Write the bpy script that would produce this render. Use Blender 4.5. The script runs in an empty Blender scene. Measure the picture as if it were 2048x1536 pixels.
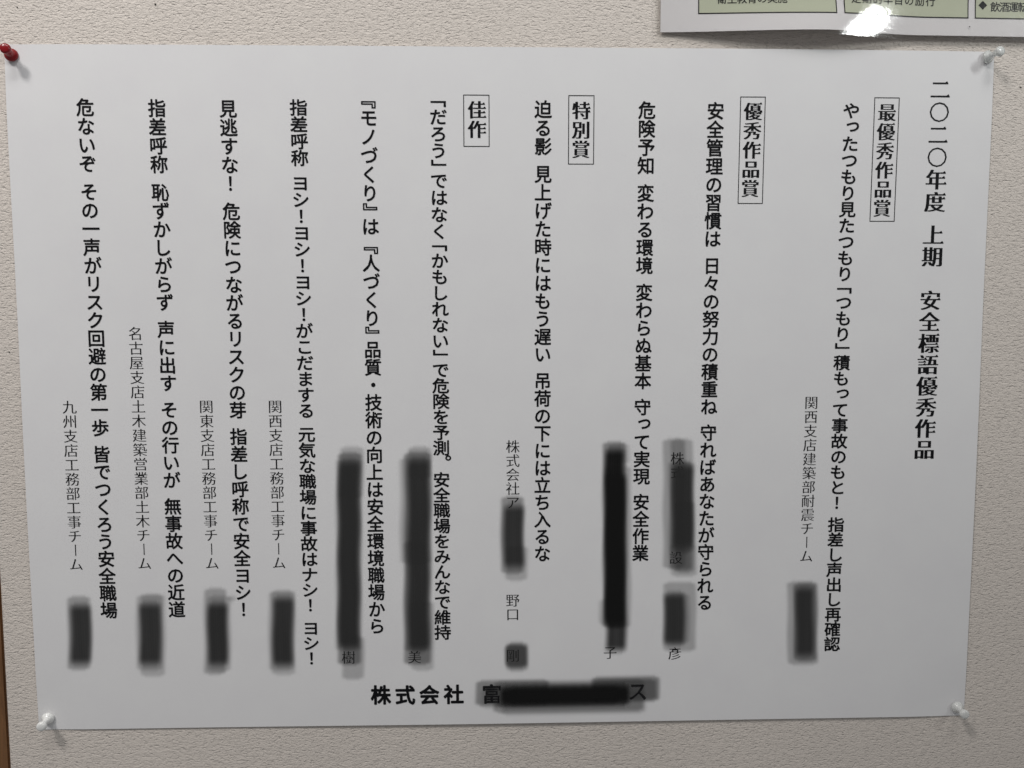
import bpy, bmesh, math, random
from mathutils import Matrix, Vector

random.seed(4)
SC = bpy.context.scene
COL = SC.collection
ZC = 1.40                       # height of the notice's centre above the floor
MM = 0.001

# ---------------------------------------------------------------- camera
cam_data = bpy.data.cameras.new('camera')
cam_data.sensor_width = 36.0
cam_data.lens = 1538.0 / 2048.0 * 36.0
cam_data.clip_start = 0.01
cam_data.clip_end = 50
cam = bpy.data.objects.new('camera', cam_data)
COL.objects.link(cam)
YAW, PITCH, ROLL = -0.02672463, -0.07776674, -0.00174023
cy, sy, cp, sp = math.cos(YAW), math.sin(YAW), math.cos(PITCH), math.sin(PITCH)
right = Vector((cy, sy, 0)); fwd = Vector((-sy * cp, cy * cp, sp)); up = right.cross(fwd)
r2 = right * math.cos(ROLL) + up * math.sin(ROLL)
u2 = -right * math.sin(ROLL) + up * math.cos(ROLL)
m = Matrix((r2, u2, -fwd)).transposed().to_4x4()
m.translation = Vector((-0.00726653, -0.33654402, ZC + 0.03183286))
cam.matrix_world = m
SC.camera = cam

# ---------------------------------------------------------------- light
world = bpy.data.worlds.new('World'); SC.world = world
world.use_nodes = True
bg = world.node_tree.nodes['Background']
bg.inputs['Color'].default_value = (0.97, 0.98, 1.0, 1)
bg.inputs['Strength'].default_value = 0.18

def lamp(pos, aim, sx, sz, power, color, spread, roll=0):
    l = bpy.data.lights.new('ceiling_or_fill_light', 'AREA'); l.shape = 'RECTANGLE'
    l.size = sx; l.size_y = sz; l.energy = power; l.color = color; l.spread = math.radians(spread)
    o = bpy.data.objects.new('ceiling_or_fill_light', l); COL.objects.link(o)
    o.location = (pos[0], pos[1], ZC + pos[2])
    d = Vector(aim) - Vector(pos)
    o.rotation_euler = (d.to_track_quat('-Z', 'Y') @ Matrix.Rotation(roll, 4, 'Z').to_quaternion()).to_euler()
    return o
lamp((-.78, -.89, 1.32), (-.42, 0, .46), .26, .26, 2.5, (1.0, .968, .94), 68)
lamp((.78, -.66, .62), (.26, 0, .30), .03, .26, 0.33, (.97, 1.0, .985), 52, .35)
lamp((-.10, -.75, 1.25), (-.18, 0, .38), 1.1, .30, .92, (1.0, .99, .98), 44)  # added broad soft fill standing in for room bounce, not a known lamp

SC.view_settings.view_transform = 'Standard'
SC.view_settings.look = 'None'
SC.view_settings.exposure = 0.0
SC.view_settings.gamma = 1.0
SC.render.engine = 'CYCLES'
SC.cycles.max_bounces = 8
SC.cycles.transparent_max_bounces = 12

# ---------------------------------------------------------------- materials
def mat(name, color=(.8, .8, .8), rough=.6, spec=.5):
    mt = bpy.data.materials.new(name); mt.use_nodes = True
    b = mt.node_tree.nodes['Principled BSDF']
    b.inputs['Base Color'].default_value = (*color, 1)
    b.inputs['Roughness'].default_value = rough
    b.inputs['Specular IOR Level'].default_value = spec
    return mt, b, mt.node_tree
def N(nt, kind, **kw):
    n = nt.nodes.new(kind)
    for k, v in kw.items(): setattr(n, k, v)
    return n
def noise(nt, vec, scale, detail=3, rough=.5, dist=0.0):
    n = N(nt, 'ShaderNodeTexNoise')
    n.inputs['Scale'].default_value = scale; n.inputs['Detail'].default_value = detail
    n.inputs['Roughness'].default_value = rough; n.inputs['Distortion'].default_value = dist
    nt.links.new(vec, n.inputs['Vector']); return n
def mapping(nt, sc, loc=(0, 0, 0)):
    tc = N(nt, 'ShaderNodeTexCoord'); mp = N(nt, 'ShaderNodeMapping')
    mp.inputs['Scale'].default_value = sc; mp.inputs['Location'].default_value = loc
    nt.links.new(tc.outputs['Object'], mp.inputs['Vector']); return mp.outputs['Vector']
def math_(nt, op, a, b=None, v=None):
    n = N(nt, 'ShaderNodeMath', operation=op)
    nt.links.new(a, n.inputs[0])
    if b is not None: nt.links.new(b, n.inputs[1])
    elif v is not None: n.inputs[1].default_value = v
    return n.outputs[0]
def ramp(nt, fac, stops):
    n = N(nt, 'ShaderNodeValToRGB'); nt.links.new(fac, n.inputs[0])
    e = n.color_ramp.elements
    e[0].position, e[0].color = stops[0][0], (*stops[0][1], 1)
    e[1].position, e[1].color = stops[1][0], (*stops[1][1], 1)
    for p, c in stops[2:]:
        x = e.new(p); x.color = (*c, 1)
    return n.outputs['Color']
def bump(nt, h, b, strength, dist, normal=None):
    n = N(nt, 'ShaderNodeBump'); n.inputs['Strength'].default_value = strength
    n.inputs['Distance'].default_value = dist
    nt.links.new(h, n.inputs['Height'])
    if normal is not None: nt.links.new(normal, n.inputs['Normal'])
    if b is not None: nt.links.new(n.outputs['Normal'], b.inputs['Normal'])
    return n.outputs['Normal']

# embossed vinyl wallpaper: short sideways creases over a pebbly grain
WALL, b, nt = mat('wallpaper', (.6, .55, .49), .6, .35)
def tail(src, lo, k):          # how far the noise dips below lo, scaled and clipped to 0..1
    d = math_(nt, 'SUBTRACT', src.outputs['Fac'], v=lo)
    return math_(nt, 'MINIMUM', math_(nt, 'MAXIMUM', math_(nt, 'MULTIPLY', d, v=-k), v=0.0), v=1.0)
dash = tail(noise(nt, mapping(nt, (1, 1, 2.9)), 420, 2, .45, .25), .455, 7)
dash2 = tail(noise(nt, mapping(nt, (1, 1, 1.7), (5, 2, 9)), 800, 2, .5, .3), .44, 6)
grain = noise(nt, mapping(nt, (1, 1, 1.25), (3, 1, 2)), 1150, 2, .5, .3)
swell = noise(nt, mapping(nt, (1, 1, 1.8), (3, 8, 2)), 270, 2, .5, .3)
h = math_(nt, 'ADD', math_(nt, 'MULTIPLY', dash, v=-.95), math_(nt, 'MULTIPLY', dash2, v=-.65))
h = math_(nt, 'ADD', h, math_(nt, 'MULTIPLY', grain.outputs['Fac'], v=1.3))
h = math_(nt, 'ADD', h, math_(nt, 'MULTIPLY', swell.outputs['Fac'], v=1.3))
bump(nt, h, b, 1.0, .00024)
big = noise(nt, mapping(nt, (1, 1, 1), (1, 4, 8)), 9, 3, .5)
c = ramp(nt, big.outputs['Fac'], [(.3, (.700, .641, .585)), (.7, (.740, .677, .617))])
nt.links.new(c, b.inputs['Base Color'])

# office paper with faint fibre mottling
PAPER, b, nt = mat('office_paper', (.8, .795, .8), .75, .25)
n1 = noise(nt, mapping(nt, (1, 1, 1)), 42, 4, .6)
c = ramp(nt, n1.outputs['Fac'], [(.3, (.775, .768, .778)), (.7, (.800, .797, .800))])
nt.links.new(c, b.inputs['Base Color'])
n2 = noise(nt, mapping(nt, (1, 1, 1), (2, 2, 2)), 900, 4, .6)
bump(nt, n2.outputs['Fac'], b, .25, .00006)

INK, b, nt = mat('toner', (.005, .005, .0065), .5, .15)
INK_THIN, b, nt = mat('toner_grey', (.008, .008, .009), .5, .15)
CARD, b, nt = mat('laminated_card', (.80, .775, .79), .6, .2)
GREEN, b, nt = mat('green_print', (.575, .60, .465), .6, .2)

def smear_mat(name, v_):
    mt = bpy.data.materials.new(name); mt.use_nodes = True
    nt = mt.node_tree; b = nt.nodes['Principled BSDF']
    b.inputs['Base Color'].default_value = (v_, v_, v_, 1); b.inputs['Roughness'].default_value = .9
    b.inputs['Specular IOR Level'].default_value = .1
    at = N(nt, 'ShaderNodeAttribute', attribute_name='redaction_amount'); nt.links.new(at.outputs['Fac'], b.inputs['Alpha'])
    return mt
SMEAR = smear_mat('redaction_smear', .034); SMEAR_DARK = smear_mat('heavy_redaction_smear', .010); SMEAR_PALE = smear_mat('pale_redaction_smear', .075)

FILM = bpy.data.materials.new('laminating_film'); FILM.use_nodes = True
nt = FILM.node_tree; nt.nodes.remove(nt.nodes['Principled BSDF'])
out = nt.nodes['Material Output']
tr = N(nt, 'ShaderNodeBsdfTransparent'); tr.inputs['Color'].default_value = (.955, .955, .95, 1)
gl = N(nt, 'ShaderNodeBsdfGlossy'); gl.inputs['Roughness'].default_value = .10
fr = N(nt, 'ShaderNodeFresnel'); fr.inputs['IOR'].default_value = 1.5
mxs = N(nt, 'ShaderNodeMixShader')
n1 = noise(nt, mapping(nt, (1, 1, 1)), 430, 3, .6, .4)
n2 = noise(nt, mapping(nt, (1, 1, .6), (4, 1, 1)), 45, 2, .5)
hh = math_(nt, 'ADD', math_(nt, 'MULTIPLY', n1.outputs['Fac'], v=.16), math_(nt, 'MULTIPLY', n2.outputs['Fac'], v=.9))
nrm = bump(nt, hh, None, .7, .00035)
nt.links.new(nrm, gl.inputs['Normal']); nt.links.new(nrm, fr.inputs['Normal'])
geo = N(nt, 'ShaderNodeNewGeometry')
front = math_(nt, 'SUBTRACT', geo.outputs['Backfacing'], v=1.0)
nt.links.new(math_(nt, 'ABSOLUTE', math_(nt, 'MULTIPLY', fr.outputs[0], front)), mxs.inputs['Fac']); nt.links.new(tr.outputs[0], mxs.inputs[1]); nt.links.new(gl.outputs[0], mxs.inputs[2])
nt.links.new(mxs.outputs[0], out.inputs['Surface'])

WOOD, b, nt = mat('varnished_wood', (.12, .06, .03), .38, .5)
w1 = noise(nt, mapping(nt, (14, 14, .7)), 18, 5, .65, 1.2)
c = ramp(nt, w1.outputs['Fac'], [(.25, (.10, .045, .017)), (.55, (.21, .10, .038)), (.8, (.29, .145, .058))])
nt.links.new(c, b.inputs['Base Color']); bump(nt, w1.outputs['Fac'], b, .3, .0003)

DARK, b, nt = mat('pinhole_shadow', (.01, .009, .008), 1, 0)
STEEL, b, nt = mat('steel', (.6, .6, .6), .25, .5); b.inputs['Metallic'].default_value = 1
def plastic(name, col, rough=.22, sss=.0, trans=0.0):
    mt, b, nt = mat(name, col, rough, .5)
    b.inputs['Subsurface Weight'].default_value = sss
    b.inputs['Subsurface Radius'].default_value = (.002, .002, .002)
    b.inputs['Transmission Weight'].default_value = trans
    return mt
RED_P = plastic('red_plastic', (.25, .004, .007), .2)
WHITE_P = plastic('white_plastic', (.90, .90, .88), .2, .35)
CLEAR_P = plastic('frosted_clear_plastic', (.90, .92, .90), .22, .25, .40)
GREY_P = plastic('milky_plastic', (.86, .87, .85), .2, .2, .25)

# ---------------------------------------------------------------- helpers
def link(name, me, material, parent=None):
    o = bpy.data.objects.new(name, me); COL.objects.link(o)
    if material is not None: me.materials.append(material)
    if parent is not None: o.parent = parent
    return o
def tag(o, label=None, category=None, group=None, kind=None):
    for k, v in (('label', label), ('category', category), ('group', group), ('kind', kind)):
        if v: o[k] = v
    return o
def from_bm(name, bm, material, parent=None, smooth=False):
    me = bpy.data.meshes.new(name); bm.normal_update(); bm.to_mesh(me); bm.free()
    if smooth:
        for p in me.polygons: p.use_smooth = True
    return link(name, me, material, parent)

def smooth(a, b_, x):
    t = min(1.0, max(0.0, (x - a) / (b_ - a))); return t * t * (3 - 2 * t)

PINS = [(-206.9, 143.9), (206.4, 145.9), (-205.5, -142.9), (206.1, -143.9)]
def notice_h(x, z):
    """distance of the notice from the wall in mm at (x, z) mm from its centre"""
    h = .75 + 1.25 * (1 - (x / 212.0) ** 2) * smooth(20, 148, z)
    h += .45 * smooth(-60, -148, z) * (1 - (x / 212.0) ** 2)
    h += .45 * smooth(150, 210, x) * (1 - abs(z) / 150.0)
    h += .30 * math.sin(x * .021 + z * .013) * math.cos(z * .027 - x * .006)
    for px, pz in PINS:
        d2 = (x - px) ** 2 + (z - pz) ** 2
        h -= (.5 if px < 0 or pz < 0 else .2) * math.exp(-d2 / 160.0)
    # soft ridge running down-left from the top right pin
    dx, dz = x - 206.4, z - 145.9
    s = (-dx - dz) / 1.414; q = (dx - dz) / 1.414
    if s > 0: h += .35 * math.exp(-(q / 5.0) ** 2) * math.exp(-s / 22.0) * smooth(0, 4, s)
    return max(h, .15)

LX0, LZ0, LROT = 65.0, 155.0, 0.0
def card_h(x, z):
    """distance of the laminated notice from the wall in mm"""
    t = (x - 65.0)
    w = .75 * max(-4.0, min(40.0, z - 155.0))         # the falling flank leans right further up
    crest = 6.8 * smooth(-10, 72, t) * (1 - .74 * smooth(68 + w, 110 + w, t))
    d = (z - 153.0) / 17.0
    curl = 1 - d if d < .8 else .2 * math.exp(-(d - .8) / .2 * 1.0)
    return .9 + crest * (.40 + .60 * curl)

def sheet(name, material, parent, x0, z0, x1, z1, hf, nx, nz, off, thick, slant=0.0):
    """a thin closed sheet that follows hf; slant lowers it towards the right"""
    vs, fs = [], []
    for side in (0, 1):
        for j in range(nz + 1):
            for i in range(nx + 1):
                x = x0 + (x1 - x0) * i / nx; z = z0 + (z1 - z0) * j / nz - slant * (x - LX0)
                vs.append((x * MM, -(hf(x, z) + off - side * thick) * MM, z * MM))
    w = nx + 1; n = w * (nz + 1)
    vs = vs + vs; e_ = 2 * n
    for j in range(nz):
        for i in range(nx):
            a = j * w + i
            fs.append((a, a + 1, a + w + 1, a + w))
            fs.append((n + a, n + a + w, n + a + w + 1, n + a + 1))
    for i in range(nx):
        a = e_ + i; fs.append((a, n + a, n + a + 1, a + 1)); a += nz * w
        fs.append((a, a + 1, n + a + 1, n + a))
    for j in range(nz):
        a = e_ + j * w; fs.append((a, a + w, n + a + w, n + a)); a += nx
        fs.append((a, n + a, n + a + w, a + w))
    me = bpy.data.meshes.new(name); me.from_pydata(vs, [], fs)
    for p in me.polygons[:2 * nx * nz]: p.use_smooth = True
    return link(name, me, material, parent)

# ---------------------------------------------------------------- the wall
def wall_mesh():
    bm = bmesh.new()
    # plan outline: front face, rounded outer corner, return into the reveal
    R = .0022; X0 = -.2245
    pts = [(1.3, 0.0), (1.3, .12), (X0, .12)]
    for k in range(9):
        a = math.radians(180 + 90 * k / 8)
        pts.append((X0 + R + R * math.cos(a), R + R * math.sin(a)))
    lo = [bm.verts.new((x, y, ZC - .9)) for x, y in pts]
    hi = [bm.verts.new((x, y, ZC + 1.1)) for x, y in pts]
    n = len(pts)
    for i in range(n):
        j = (i + 1) % n
        bm.faces.new((lo[i], lo[j], hi[j], hi[i]))
    bm.faces.new(lo[::-1]); bm.faces.new(hi)
    bmesh.ops.recalc_face_normals(bm, faces=bm.faces)
    return bm
wall = from_bm('wall', wall_mesh(), WALL)
tag(wall, 'beige embossed vinyl wallpaper wall behind the notices', None, None, 'structure')
def disc(name, x, z, r, y, material, parent):
    bm = bmesh.new()
    v = [bm.verts.new((x * MM + r * MM * (1 + .18 * math.sin(3 * a)) * math.cos(a), y, ZC + z * MM + r * MM * math.sin(a)))
         for a in [2 * math.pi * k / 12 for k in range(12)]]
    c0 = bm.verts.new((x * MM, y + .00006, ZC + z * MM))
    for k in range(12): bm.faces.new((v[k], v[(k + 1) % 12], c0))
    return from_bm(name, bm, material, parent)
for x, z, r in ((-203.8, 163.5, .28), (-147.0, 165.2, .38), (222.6, 133.8, .3), (-214.5, 20.2, .3)):
    disc('pinhole', x, z, r, -.00025, DARK, wall)

# wooden door frame at the left, set back behind the corner of the wall
frame = bpy.data.objects.new('door_frame', None); COL.objects.link(frame)
frame.location = (-.262, .02, ZC - .9)
tag(frame, 'dark brown varnished wooden door frame left of the wall corner', 'door frame')
def bar(name, x0, x1, y0, y1, z0, z1, bev, material, parent):
    bm = bmesh.new(); bmesh.ops.create_cube(bm, size=1)
    for v_ in bm.verts:
        v_.co = Vector(((x0 + x1) / 2 + v_.co.x * (x1 - x0), (y0 + y1) / 2 + v_.co.y * (y1 - y0), (z0 + z1) / 2 + v_.co.z * (z1 - z0)))
    bmesh.ops.bevel(bm, geom=bm.edges[:], offset=bev, segments=3, affect='EDGES')
    return from_bm(name, bm, material, parent)
bar('jamb', -.036, .0366, -.0165, .06, 0, 2.0, .0015, WOOD, frame)
bar('door_stop', -.11, -.0365, -.006, .05, 0, 2.0, .0015, WOOD, frame)

# ---------------------------------------------------------------- glyphs
VERT = {'「': '﹁', '」': '﹂', '『': '﹃', '』': '﹄'}
STYLE_OFF = {'g': .0, 't': -.008, 'b': -.008, 's': -.019, 'f': .0, 'l': .0}
_cache = {}
def load_glyphs(pairs):
    objs = {}
    for ch, off in pairs:
        c_ = bpy.data.curves.new('glyph', 'FONT'); c_.body = ch; c_.size = 1.0
        c_.offset = off; c_.resolution_u = 3
        o = bpy.data.objects.new('glyph', c_); COL.objects.link(o); objs[(ch, off)] = o
    dg = bpy.context.evaluated_depsgraph_get()
    for k, o in objs.items():
        me = o.evaluated_get(dg).to_mesh()
        vs = [(v_.co.x, v_.co.y) for v_ in me.vertices]
        fs = [tuple(p.vertices) for p in me.polygons]
        cnt = {}
        for f in fs:
            for a, b_ in zip(f, f[1:] + f[:1]): cnt[(a, b_)] = 1
        bd = {a: b_ for (a, b_) in cnt if (b_, a) not in cnt}
        _cache[k] = (vs, fs, bd)
        o.evaluated_get(dg).to_mesh_clear()
    for o in objs.values():
        d = o.data; bpy.data.objects.remove(o); bpy.data.curves.remove(d)

def uroko(vs, bd):
    """small triangles on the right-hand ends of horizontal strokes, as Ming type has them"""
    tris = []
    prev = {b_: a for a, b_ in bd.items()}
    for a, b_ in bd.items():
        ax, ay = vs[a]; bx, by = vs[b_]
        if abs(ax - bx) > .02 or not (.015 < abs(ay - by) < .075): continue
        if a not in prev or b_ not in bd: continue
        px, py = vs[prev[a]]; qx, qy = vs[bd[b_]]
        if abs(py - ay) > .012 or abs(qy - by) > .012: continue
        if ax - px < .10 or bx - qx < .10: continue
        tris.append((max(ax, bx), max(ay, by), min(ay, by)))
    return tris

def put(V, F, ch, style, cx, cz, ex, ez, hf, eps, bybox=False):
    """add one character, its em box centred on (cx, cz) mm"""
    src = VERT.get(ch, ch); off = STYLE_OFF[style]
    vs, fs, bd = _cache[(src, off)]
    sx = 1.0
    if ch in '「」『』！。' or bybox:
        xs = [p[0] for p in vs]; ys = [p[1] for p in vs]
        ox, oy = (min(xs) + max(xs)) / 2, (min(ys) + max(ys)) / 2
        if ch in '「」『』': sx = 1.15
        if ch == '。': cx += 3.0
    else:
        ox, oy = .5, .38
    if ch == 'っ': cx += .11 * ex; cz += .16 * ez
    rot90 = ch == 'ー'
    if style == 't' or style == 'b': shifts = [(-.042, 0), (-.021, 0), (0, 0), (.021, 0), (.042, 0)]
    elif style == 's': shifts = [(-.022, .004), (-.007, -.005), (.007, .005), (.022, -.004)]
    else:
        rr, kk = {'g': (.0205, 8), 'f': (.032, 12), 'l': (.012, 4)}[style]
        shifts = [(rr * math.cos(2 * math.pi * k / kk + .4), rr * math.sin(2 * math.pi * k / kk + .4)) for k in range(kk)] + [(0, 0)]
    if ch in '二〇' and style == 't': shifts = [(-.007, 0), (.007, 0), (0, .004), (0, -.004)]
    tri = []
    if style in 'tbs' and not rot90:
        for (tx, ty, by) in uroko(vs, bd):
            d = shifts[-1][0]; k = 1.12 if style != 's' else .8
            tri.append([(tx + d - .13 * k, ty - .002), (tx + d + .012, by), (tx + d - .045 * k, ty + .062 * k)])
    def add(pts, face_list, e):
        base = len(V)
        for x, y in pts:
            x = (x - ox) * sx; y = y - oy
            if rot90: x, y = y, -x
            X = cx + x * ex; Z = cz + y * ez
            V.append((X * MM, -(hf(X, Z) + e) * MM, Z * MM))
        for f in face_list: F.append(tuple(base + i for i in f))
    for k, (dx, dy) in enumerate(shifts):
        add([(p[0] + dx, p[1] + dy) for p in vs], fs, eps + k * .006)
    for k, t in enumerate(tri):
        add(t, [(0, 1, 2)], eps + .02)

def print_part(name, V, F, material, parent, label=None):
    me = bpy.data.meshes.new(name); me.from_pydata(V, [], F)
    o = link(name, me, material, parent)
    if label: o['label'] = label
    return o
COLUMNS = [
    ('g', [('危ないぞ_その一声がリスク回避の第一歩_皆でつくろう安全職場', -177.26, 122.81, -176.66, 7.74)]),
    ('g', [('指差呼称_恥ずかしがらず_声に出す_その行いが_無事故への近道', -147.38, 122.57, -146.97, 7.73)]),
    ('g', [('見逃すな！_危険につながるリスクの芽_指差し呼称で安全ヨシ！', -117.67, 122.45, -117.67, 7.74)]),
    ('g', [('指差呼称_ヨシ！ヨシ！ヨシ！がこだまする_元気な職場に事故はナシ！_ヨシ！', -88.2, 123.09, -88.16, 6.96)]),
    ('g', [('『', -58.85, 124.39, -58.85, 0.0), ('モノづくり', -58.85, 118.99, -58.84, 7.83), ('』', -58.84, 81.97, -58.84, 0.0), ('は', -58.84, 73.63, -58.84, 0.0), ('『', -58.84, 63.5, -58.84, 0.0), ('人づくり', -58.84, 58.07, -58.84, 7.84), ('』', -58.84, 29.36, -58.84, 0.0), ('品質・技術の向上は安全環境職場から', -58.83, 20.92, -58.82, 7.71)]),
    ('g', [('「', -29.39, 124.87, -29.39, 0.0), ('だろう', -29.39, 119.58, -29.4, 7.01), ('」', -29.4, 100.53, -29.4, 0.0), ('ではなく', -29.41, 92.98, -29.41, 7.12), ('「', -29.42, 64.46, -29.42, 0.0), ('かもしれない', -29.42, 59.15, -29.43, 6.92), ('」', -29.44, 19.56, -29.44, 0.0), ('で危険を予測', -29.44, 11.91, -29.45, 6.87), ('。', -29.46, -26.94, -29.46, 0.0), ('安全職場をみんなで維持', -29.46, -36.58, -29.49, 6.91)]),
    ('g', [('迫る影_見上げた時にはもう遅い_吊荷の下には立ち入るな', 15.18, 122.98, 15.12, 7.73)]),
    ('g', [('危険予知_変わる環境_変わらぬ基本_守って実現_安全作業', 59.54, 122.81, 59.08, 7.73)]),
    ('g', [('安全管理の習慣は_日々の努力の積重ね_守ればあなたが守られる', 89.08, 122.66, 88.52, 7.72)]),
    ('g', [('やったつもり見たつもり', 147.98, 123.11, 147.76, 6.96), ('「', 147.74, 46.17, 147.74, 0.0), ('つもり', 147.72, 41.07, 147.68, 6.96), ('」', 147.66, 21.99, 147.66, 0.0), ('積もって事故のもと！', 147.64, 14.55, 147.44, 6.99), ('指差し声出し再確認', 147.41, -58.33, 147.23, 6.91)]),
    ('t', [('二〇二〇年度', 186.63, 132.35, 186.45, 9.54), ('上期', 186.4, 70.45, 186.37, 9.43), ('安全標語優秀作品', 186.29, 41.99, 186.05, 9.48)]),
    ('b', [('佳作', -13.01, 122.6, -13.05, 8.11)]),
    ('b', [('特別賞', 31.44, 122.53, 31.36, 8.06)]),
    ('b', [('優秀作品賞', 105.24, 122.56, 104.84, 8.1)]),
    ('b', [('最優秀作品賞', 163.59, 122.56, 163.11, 8.13)]),
    ('s', [('九州支店工務部工事チーム', -189.7, -3.58, -189.9, 6.31)]),
    ('s', [('名古屋支店土木建築営業部土木チーム', -160.33, 28.1, -160.24, 6.31)]),
    ('s', [('関東支店工務部工事チーム', -131.23, -3.68, -130.83, 6.31)]),
    ('s', [('関西支店工務部工事チーム', -101.59, -3.82, -101.56, 6.31)]),
    ('s', [('株式会社ア', 2.0, -21.98, 1.94, 6.26), ('野口', 1.84, -91.39, 1.82, 6.39), ('剛', 1.78, -116.74, 1.78, 0.0)]),
    ('s', [('関西支店建築部耐震チーム', 134.49, -3.13, 134.29, 6.32)]),
    ('s', [('株式', 75.06, -27.73, 75.08, 6.28), ('設', 75.17, -72.78, 75.17, 0.0), ('彦', 75.27, -116.91, 75.27, 0.0)]),
    ('s', [('子', 45.74, -116.04, 45.74, 0.0)]),
    ('s', [('美', -42.25, -116.93, -42.25, 0.0)]),
    ('s', [('樹', -71.69, -116.76, -71.69, 0.0)]),
]
BOXES = [(-18.62, 107.4, -7.87, 128.66), (26.06, 100.18, 36.84, 128.69), (99.75, 83.75, 110.38, 128.52), (158.02, 76.3, 168.75, 128.63)]
FOOT = [('株', -57.54, -134.25), ('式', -46.65, -134.42), ('会', -35.81, -134.44), ('社', -24.79, -134.42), ('富', -7.64, -134.47), ('ス', 58.46, -134.29)]
SMEARS = [
    [(-189.28, -86.76, -190.84, -121.53, 11.1, 0.42), (-188.65, -89.47, -190.01, -119.94, 10.88, 0.88)],
    [(-158.82, -86.43, -160.18, -122.2, 12.47, 0.3), (-156.96, -86.22, -158.42, -124.98, 11.82, 0.28), (-158.38, -89.15, -159.57, -120.6, 11.38, 0.86)],
    [(-129.9, -83.81, -131.18, -124.46, 10.77, 0.38), (-128.15, -87.23, -129.26, -123.1, 11.44, 0.3), (-122.88, -87.06, -123.01, -91.37, 5.27, 0.25), (-128.87, -89.49, -129.87, -121.25, 10.55, 0.9)],
    [(-100.88, -85.49, -101.81, -123.03, 12.36, 0.3), (-99.88, -85.05, -100.87, -125.12, 11.7, 0.25), (-100.15, -87.09, -101.01, -121.89, 10.82, 0.88)],
    [(-68.64, -21.05, -69.08, -45.26, 11.35, 0.3), (-69.78, -23.69, -71.54, -120.69, 11.45, 0.58), (-69.94, -26.57, -71.53, -114.22, 12.99, 0.25), (-69.94, -26.35, -71.53, -113.99, 10.79, 0.9), (-69.39, -106.43, -69.76, -127.43, 10.91, 0.33)],
    [(-38.85, -21.23, -39.02, -36.56, 11.18, 0.35), (-40.77, -26.09, -41.32, -74.79, 14.97, 0.3), (-39.75, -23.66, -40.84, -120.89, 13.06, 0.57), (-39.45, -25.88, -40.45, -115.34, 11.06, 0.88), (-38.17, -90.77, -38.52, -123.7, 11.15, 0.28), (-41.41, -63.47, -42.0, -114.85, 11.11, 0.35)],
    [(1.61, -43.58, 1.55, -79.79, 11.11, 0.5), (2.38, -46.5, 2.33, -77.97, 10.9, 0.86), (3.69, -66.16, 3.67, -83.01, 10.92, 0.3)],
    [(3.29, -110.83, 3.28, -123.13, 10.81, 0.55), (3.74, -109.91, 3.73, -124.53, 10.81, 0.4), (3.52, -111.53, 3.5, -122.2, 10.81, 0.55)],
    [(46.83, -19.51, 47.57, -105.15, 11.42, 0.55), (46.96, -21.52, 47.68, -104.46, 10.3, 0.93), (48.7, -30.47, 49.38, -105.18, 12.78, 0.3), (47.83, -32.7, 48.58, -117.24, 11.01, 0.8), (45.64, -90.59, 45.75, -103.74, 11.06, 0.25), (49.05, -20.19, 49.15, -30.47, 10.44, 0.2)],
    [(73.58, -18.33, 74.47, -78.27, 11.21, 0.38), (77.03, -18.35, 77.86, -71.44, 10.98, 0.35), (77.64, -28.42, 78.29, -70.07, 11.44, 0.86), (76.41, -28.41, 77.19, -78.99, 11.22, 0.4), (78.45, -65.73, 78.7, -81.99, 12.86, 0.3), (78.7, -46.44, 79.24, -80.16, 9.9, 0.4)],
    [(74.6, -87.23, 75.01, -114.57, 11.35, 0.86), (77.03, -83.35, 77.54, -116.47, 15.88, 0.35), (76.43, -88.64, 76.8, -112.96, 11.34, 0.3)],
    [(132.87, -83.73, 133.98, -123.57, 15.12, 0.36), (134.14, -84.43, 135.2, -121.94, 11.69, 0.5), (133.83, -85.35, 134.82, -120.76, 10.08, 0.82)],
    [(1.58, -127.53, 1.56, -140.39, 34.11, 0.59), (27.12, -128.14, 27.19, -143.85, 69.21, 0.5), (52.75, -126.64, 52.88, -139.54, 32.1, 0.59), (52.77, -128.04, 52.87, -138.84, 29.83, 0.59), (29.19, -133.31, 29.24, -145.06, 66.56, 0.3), (-7.34, -131.6, -7.38, -141.66, 11.29, 0.25), (24.3, -129.97, 24.34, -141.22, 62.15, 0.55)],
    [(25.54, -129.52, 25.59, -141.71, 59.66, 0.95), (24.53, -130.44, 24.56, -140.75, 51.71, 0.85)],
]

# ---------------------------------------------------------------- the pinned notice
notice = bpy.data.objects.new('pinned_notice', None); COL.objects.link(notice)
notice.location = (0, 0, ZC)
tag(notice, 'large white paper notice with vertical black Japanese safety slogans, pinned at its corners', 'notice')
sheet('paper', PAPER, notice, -210, -148.5, 210, 148.5, notice_h, 84, 60, 0, .14)

CARD_TEXT = [('衛生教育の実施', 90.7, 168.75, 115.99 - 90.67), ('定期的早目の励行', 147.3, 168.75, 33.1),
             ('飲酒運転', 208.6, 166.65, 11.9)]
need = set()
for st, segs in COLUMNS:
    for s in segs:
        for ch in s[0]:
            if ch != '_': need.add((VERT.get(ch, ch), STYLE_OFF[st]))
for ch, x, z in FOOT: need.add((ch, STYLE_OFF['f']))
for s, x, z, w in CARD_TEXT:
    for ch in s: need.add((ch, STYLE_OFF['l']))
load_glyphs(sorted(need))

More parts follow.
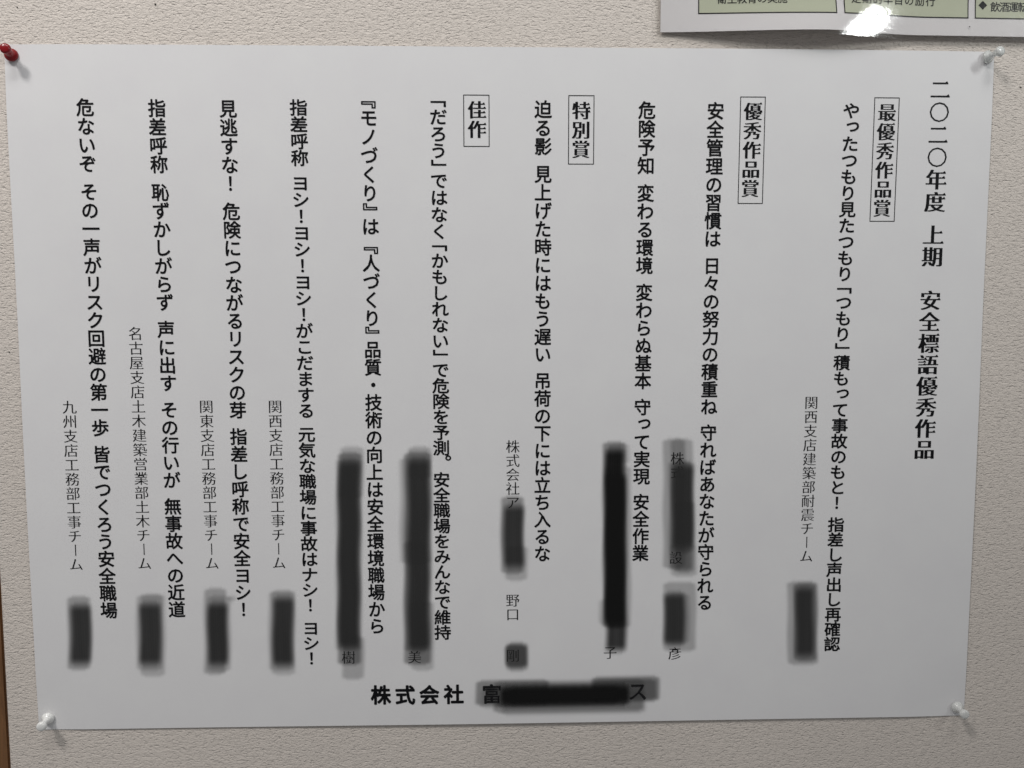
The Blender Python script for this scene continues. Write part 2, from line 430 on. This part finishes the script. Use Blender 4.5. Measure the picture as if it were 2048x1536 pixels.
EMX = {'g': 7.62, 't': 9.45, 'b': 7.95, 's': 6.35}
EMZ = {'g': 7.4, 't': 9.3, 'b': 7.95, 's': 6.35}
PART = {'g': 'slogan_text', 't': 'title_text', 'b': 'award_heading', 's': 'credit_text'}
for st, segs in COLUMNS:
    V, F = [], []
    pitches = [s[4] for s in segs if s[4]]
    mp = sum(pitches) / len(pitches) if pitches else EMZ[st]
    ez = min(EMZ[st] if st != 'g' else 7.75, mp * (1.02 if st == 'g' else 1.0))
    text = ''.join(s[0] for s in segs).replace('_', ' ')
    for s, x0, z0, x1, pitch in segs:
        a = 0.0; tot = sum(.5 if ch == '_' else 1 for ch in s) - 1
        for ch in s:
            if ch == '_': a += .5; continue
            x = x0 + (x1 - x0) * (a / tot if tot else 0)
            put(V, F, ch, st, x, z0 - a * pitch, EMX[st], ez, notice_h, .09)
            a += 1
        if st == 's':
            print_part('credit_text', V, F, INK_THIN, notice, None if len(s) < 4 else 'thin printed column reading ' + s)
            V, F = [], []
    if V: print_part(PART[st], V, F, INK, notice, 'printed column reading ' + text)
for grp in (FOOT[:4], FOOT[4:5], FOOT[5:]):
    V, F = [], []
    for ch, x, z in grp: put(V, F, ch, 'f', x, z, 9.1, 9.3, notice_h, .09)
    print_part('company_line', V, F, INK, notice, 'bold words reading ' + ''.join(g_[0] for g_ in grp) if len(grp) > 1 else None)

def frame_lines(name, x0, z0, x1, z1, w, hf, eps, material, parent, slant=0.0):
    V, F = [], []
    def strip(ax, az, bx, bz, horizontal):
        n = max(2, int(max(abs(bx - ax), abs(bz - az)) / 3))
        base = len(V)
        for i in range(n + 1):
            t = i / n; x = ax + (bx - ax) * t; z = az + (bz - az) * t
            for s in (-.5, .5):
                X = x + (0 if horizontal else s * w); Z = z + (s * w if horizontal else 0) - slant * (X - LX0)
                V.append((X * MM, -(hf(X, Z) + eps) * MM, Z * MM))
        for i in range(n):
            a = base + 2 * i
            F.append((a, a + 2, a + 3, a + 1))
    strip(x0 - w / 2, z0, x1 + w / 2, z0, True); strip(x0 - w / 2, z1, x1 + w / 2, z1, True)
    strip(x0, z0 + w / 2, x0, z1 - w / 2, False); strip(x1, z0 + w / 2, x1, z1 - w / 2, False)
    return print_part(name, V, F, material, parent)
for x0, z0, x1, z1 in BOXES:
    frame_lines('heading_box', x0, z0, x1, z1, .33, notice_h, .09, INK, notice)

# redaction over the names, not part of the notice: soft-edged overlapping black strokes
SMEAR_CORE = {8: .99, 12: 1.0, 13: 1.0, 4: .97}
def smear(strokes, seed):
    rnd = random.Random(seed)
    xs = [c_ for (x0, z0, x1, z1, w, a) in strokes for c_ in (min(x0, x1) - w / 2, max(x0, x1) + w / 2)]
    zs = [c_ for s in strokes for c_ in (s[1], s[3])]
    X0, X1, Z0, Z1 = min(xs) - 1.2, max(xs) + 1.2, min(zs) - 1.2, max(zs) + 1.2
    st = .36
    nx, nz = int((X1 - X0) / st) + 1, int((Z1 - Z0) / st) + 1
    V, F, D = [], [], []
    ph = [rnd.uniform(0, 6.28) for _ in range(8)]
    for j in range(nz + 1):
        for i in range(nx + 1):
            x = X0 + i * st; z = Z0 + j * st
            T = 1.0
            for k, (x0, z0, x1, z1, w, a) in enumerate(strokes):
                t = (z0 - z) / (z0 - z1)
                cx = x0 + (x1 - x0) * t + .22 * math.sin(z * .21 + ph[k % 8])
                soft = 2.0 if a < .6 else 3.1; a = a * .72 if a < .6 else a * SMEAR_CORE.get(seed, .935 - .02 * math.sin(z * .13 + ph[5]))
                e = w / 2 - abs(x - cx)
                ez_ = min(z0 - z, z - z1)
                # rounded corners
                if e < 2.6 and ez_ < 2.6:
                    e = 2.6 - math.hypot(2.6 - e, 2.6 - ez_)
                m_ = smooth(-.7, soft, e) * smooth(-.8, soft * (1.0 if a < .6 else 1.7), ez_)
                streak = 1 - .035 * (1 + math.sin(x * 2.3 + ph[(k + 3) % 8]) * math.sin(x * 3.7 + z * .03 + ph[k % 8]))
                T *= 1 - a * m_ * streak
            D.append(1 - T)
            V.append((x * MM, -(notice_h(x, z) + (.24 if seed == 13 else .16)) * MM, z * MM))
    w_ = nx + 1
    for j in range(nz):
        for i in range(nx):
            a = j * w_ + i
            q = (a, a + 1, a + w_ + 1, a + w_)
            if max(D[i_] for i_ in q) > .004: F.append(q)
    me = bpy.data.meshes.new('redaction_smear'); me.from_pydata(V, [], F)
    at_ = me.attributes.new('redaction_amount', 'FLOAT', 'POINT'); at_.data.foreach_set('value', D)
    bm = bmesh.new(); bm.from_mesh(me)
    bmesh.ops.delete(bm, geom=[v_ for v_ in bm.verts if not v_.link_faces], context='VERTS')
    bm.to_mesh(me); bm.free()
    return link('redaction_smear', me, SMEAR_DARK if seed in (8, 13) else SMEAR_PALE if seed == 12 else SMEAR, notice)
for k, s in enumerate(SMEARS): smear(s, k)

# ---------------------------------------------------------------- the laminated notice
card = bpy.data.objects.new('laminated_notice', None); COL.objects.link(card)
card.location = (0, 0, ZC)
tag(card, 'glossy laminated white notice with green boxes, curling off the wall above the large paper notice', 'notice')
SL = .0075
sheet('card', CARD, card, 65.0, 155.3, 330.0, 340.0, card_h, 90, 60, 0, .18, SL)
sheet('clear_film', FILM, card, 62.8, 153.2, 332.2, 342.0, card_h, 110, 80, .40, .05, SL)
GB = [(81.0, 138.6), (142.1, 196.8), (200.0, 256.0)]
for x0, x1 in GB:
    zb = 162.9
    V, F = [], []
    n = 26; mrows = 12
    for j in range(mrows + 1):
        for i in range(n + 1):
            X = x0 + (x1 - x0) * i / n; Z = zb + 22 * j / mrows - SL * (X - LX0)
            V.append((X * MM, -(card_h(X, Z) + .08) * MM, Z * MM))
    for j in range(mrows):
        for i in range(n):
            a = j * (n + 1) + i; F.append((a, a + 1, a + n + 2, a + n + 1))
    print_part('green_panel', V, F, GREEN, card)
    frame_lines('panel_outline', x0, zb, x1, zb + 22, .42, card_h, .14, INK, card, SL)
for s, xa, z, w in CARD_TEXT:
    V, F = [], []
    pitch = w / (len(s) - 1)
    for k, ch in enumerate(s): put(V, F, ch, 'l', xa + k * pitch, z - (.0 if 'の' in s else 0), 4.35, 4.45, card_h, .14)
    print_part('panel_text', V, F, INK, card, 'printed words ' + s if 'の励' not in s else 'printed line ending の励行')
V, F = [], []
dx, dz = 203.2, 167.3
for X, Z in ((dx - 1.9, dz), (dx, dz - 1.9), (dx + 1.9, dz), (dx, dz + 1.9)): V.append((X * MM, -(card_h(X, Z) + .14) * MM, Z * MM))
print_part('diamond_bullet', V, [(0, 1, 2, 3)], INK, card)
V, F = [], []
for k in range(8):
    X = 197.3 + .34 * math.cos(k * .785); Z = 158.0 + .3 * math.sin(k * .785)
    V.append((X * MM, -(card_h(X, Z) + .5) * MM, Z * MM))
print_part('dust_speck', V, [tuple(range(8))], INK_THIN, card)

# ---------------------------------------------------------------- push pins
GRIP = [(0, .25), (2.1, .25), (2.55, .45), (2.72, .85), (2.62, 1.25), (2.2, 1.7), (1.65, 2.15), (1.32, 2.8), (1.2, 3.6),
        (1.22, 4.4), (1.4, 5.1), (1.8, 5.65), (2.05, 6.15), (2.12, 6.7), (2.02, 7.2), (1.7, 7.55), (1.1, 7.75), (0, 7.8)]
def lathe(name, prof, material, parent, seg=36):
    bm = bmesh.new(); rings = []
    for r, a in prof:
        if r == 0: rings.append([bm.verts.new((0, -a * MM, 0))])
        else: rings.append([bm.verts.new((r * MM * math.cos(2 * math.pi * k / seg), -a * MM, r * MM * math.sin(2 * math.pi * k / seg))) for k in range(seg)])
    for A, B in zip(rings, rings[1:]):
        for k in range(seg):
            l = (k + 1) % seg
            if len(A) == 1: bm.faces.new((A[0], B[k], B[l]))
            elif len(B) == 1: bm.faces.new((A[k], B[0], A[l]))
            else: bm.faces.new((A[k], B[k], B[l], A[l]))
    bmesh.ops.recalc_face_normals(bm, faces=bm.faces)
    return from_bm(name, bm, material, parent, True)
def pin(x, z, tx, tz, lift, material, label, size=1.0):
    o = bpy.data.objects.new('push_pin', None); COL.objects.link(o)
    o.location = (x * MM, -(notice_h(x, z) + lift) * MM, ZC + z * MM)
    axis = Vector((tx, -1, tz)).normalized()
    o.rotation_euler = Vector((0, -1, 0)).rotation_difference(axis).to_euler()
    o.scale = (size, size, size)
    tag(o, label, 'push pin', 'push pins at the corners of the paper notice')
    lathe('grip', GRIP, material, o)
    lathe('needle', [(0, -7.5), (.12, -6.8), (.42, -5.5), (.42, .3), (0, .3)], STEEL, o, 12)
pin(*PINS[0], .21, .10, .0, RED_P, 'red plastic push pin at the top left corner of the paper notice')
pin(*PINS[1], .24, .07, .3, CLEAR_P, 'translucent push pin under the laminated notice, at the top right corner of the paper')
pin(*PINS[2], .09, -.10, .0, WHITE_P, 'white push pin at the bottom left corner, near the wooden door frame')
pin(*PINS[3], -.07, -.04, .5, GREY_P, 'milky white push pin at the bottom right corner of the paper notice')
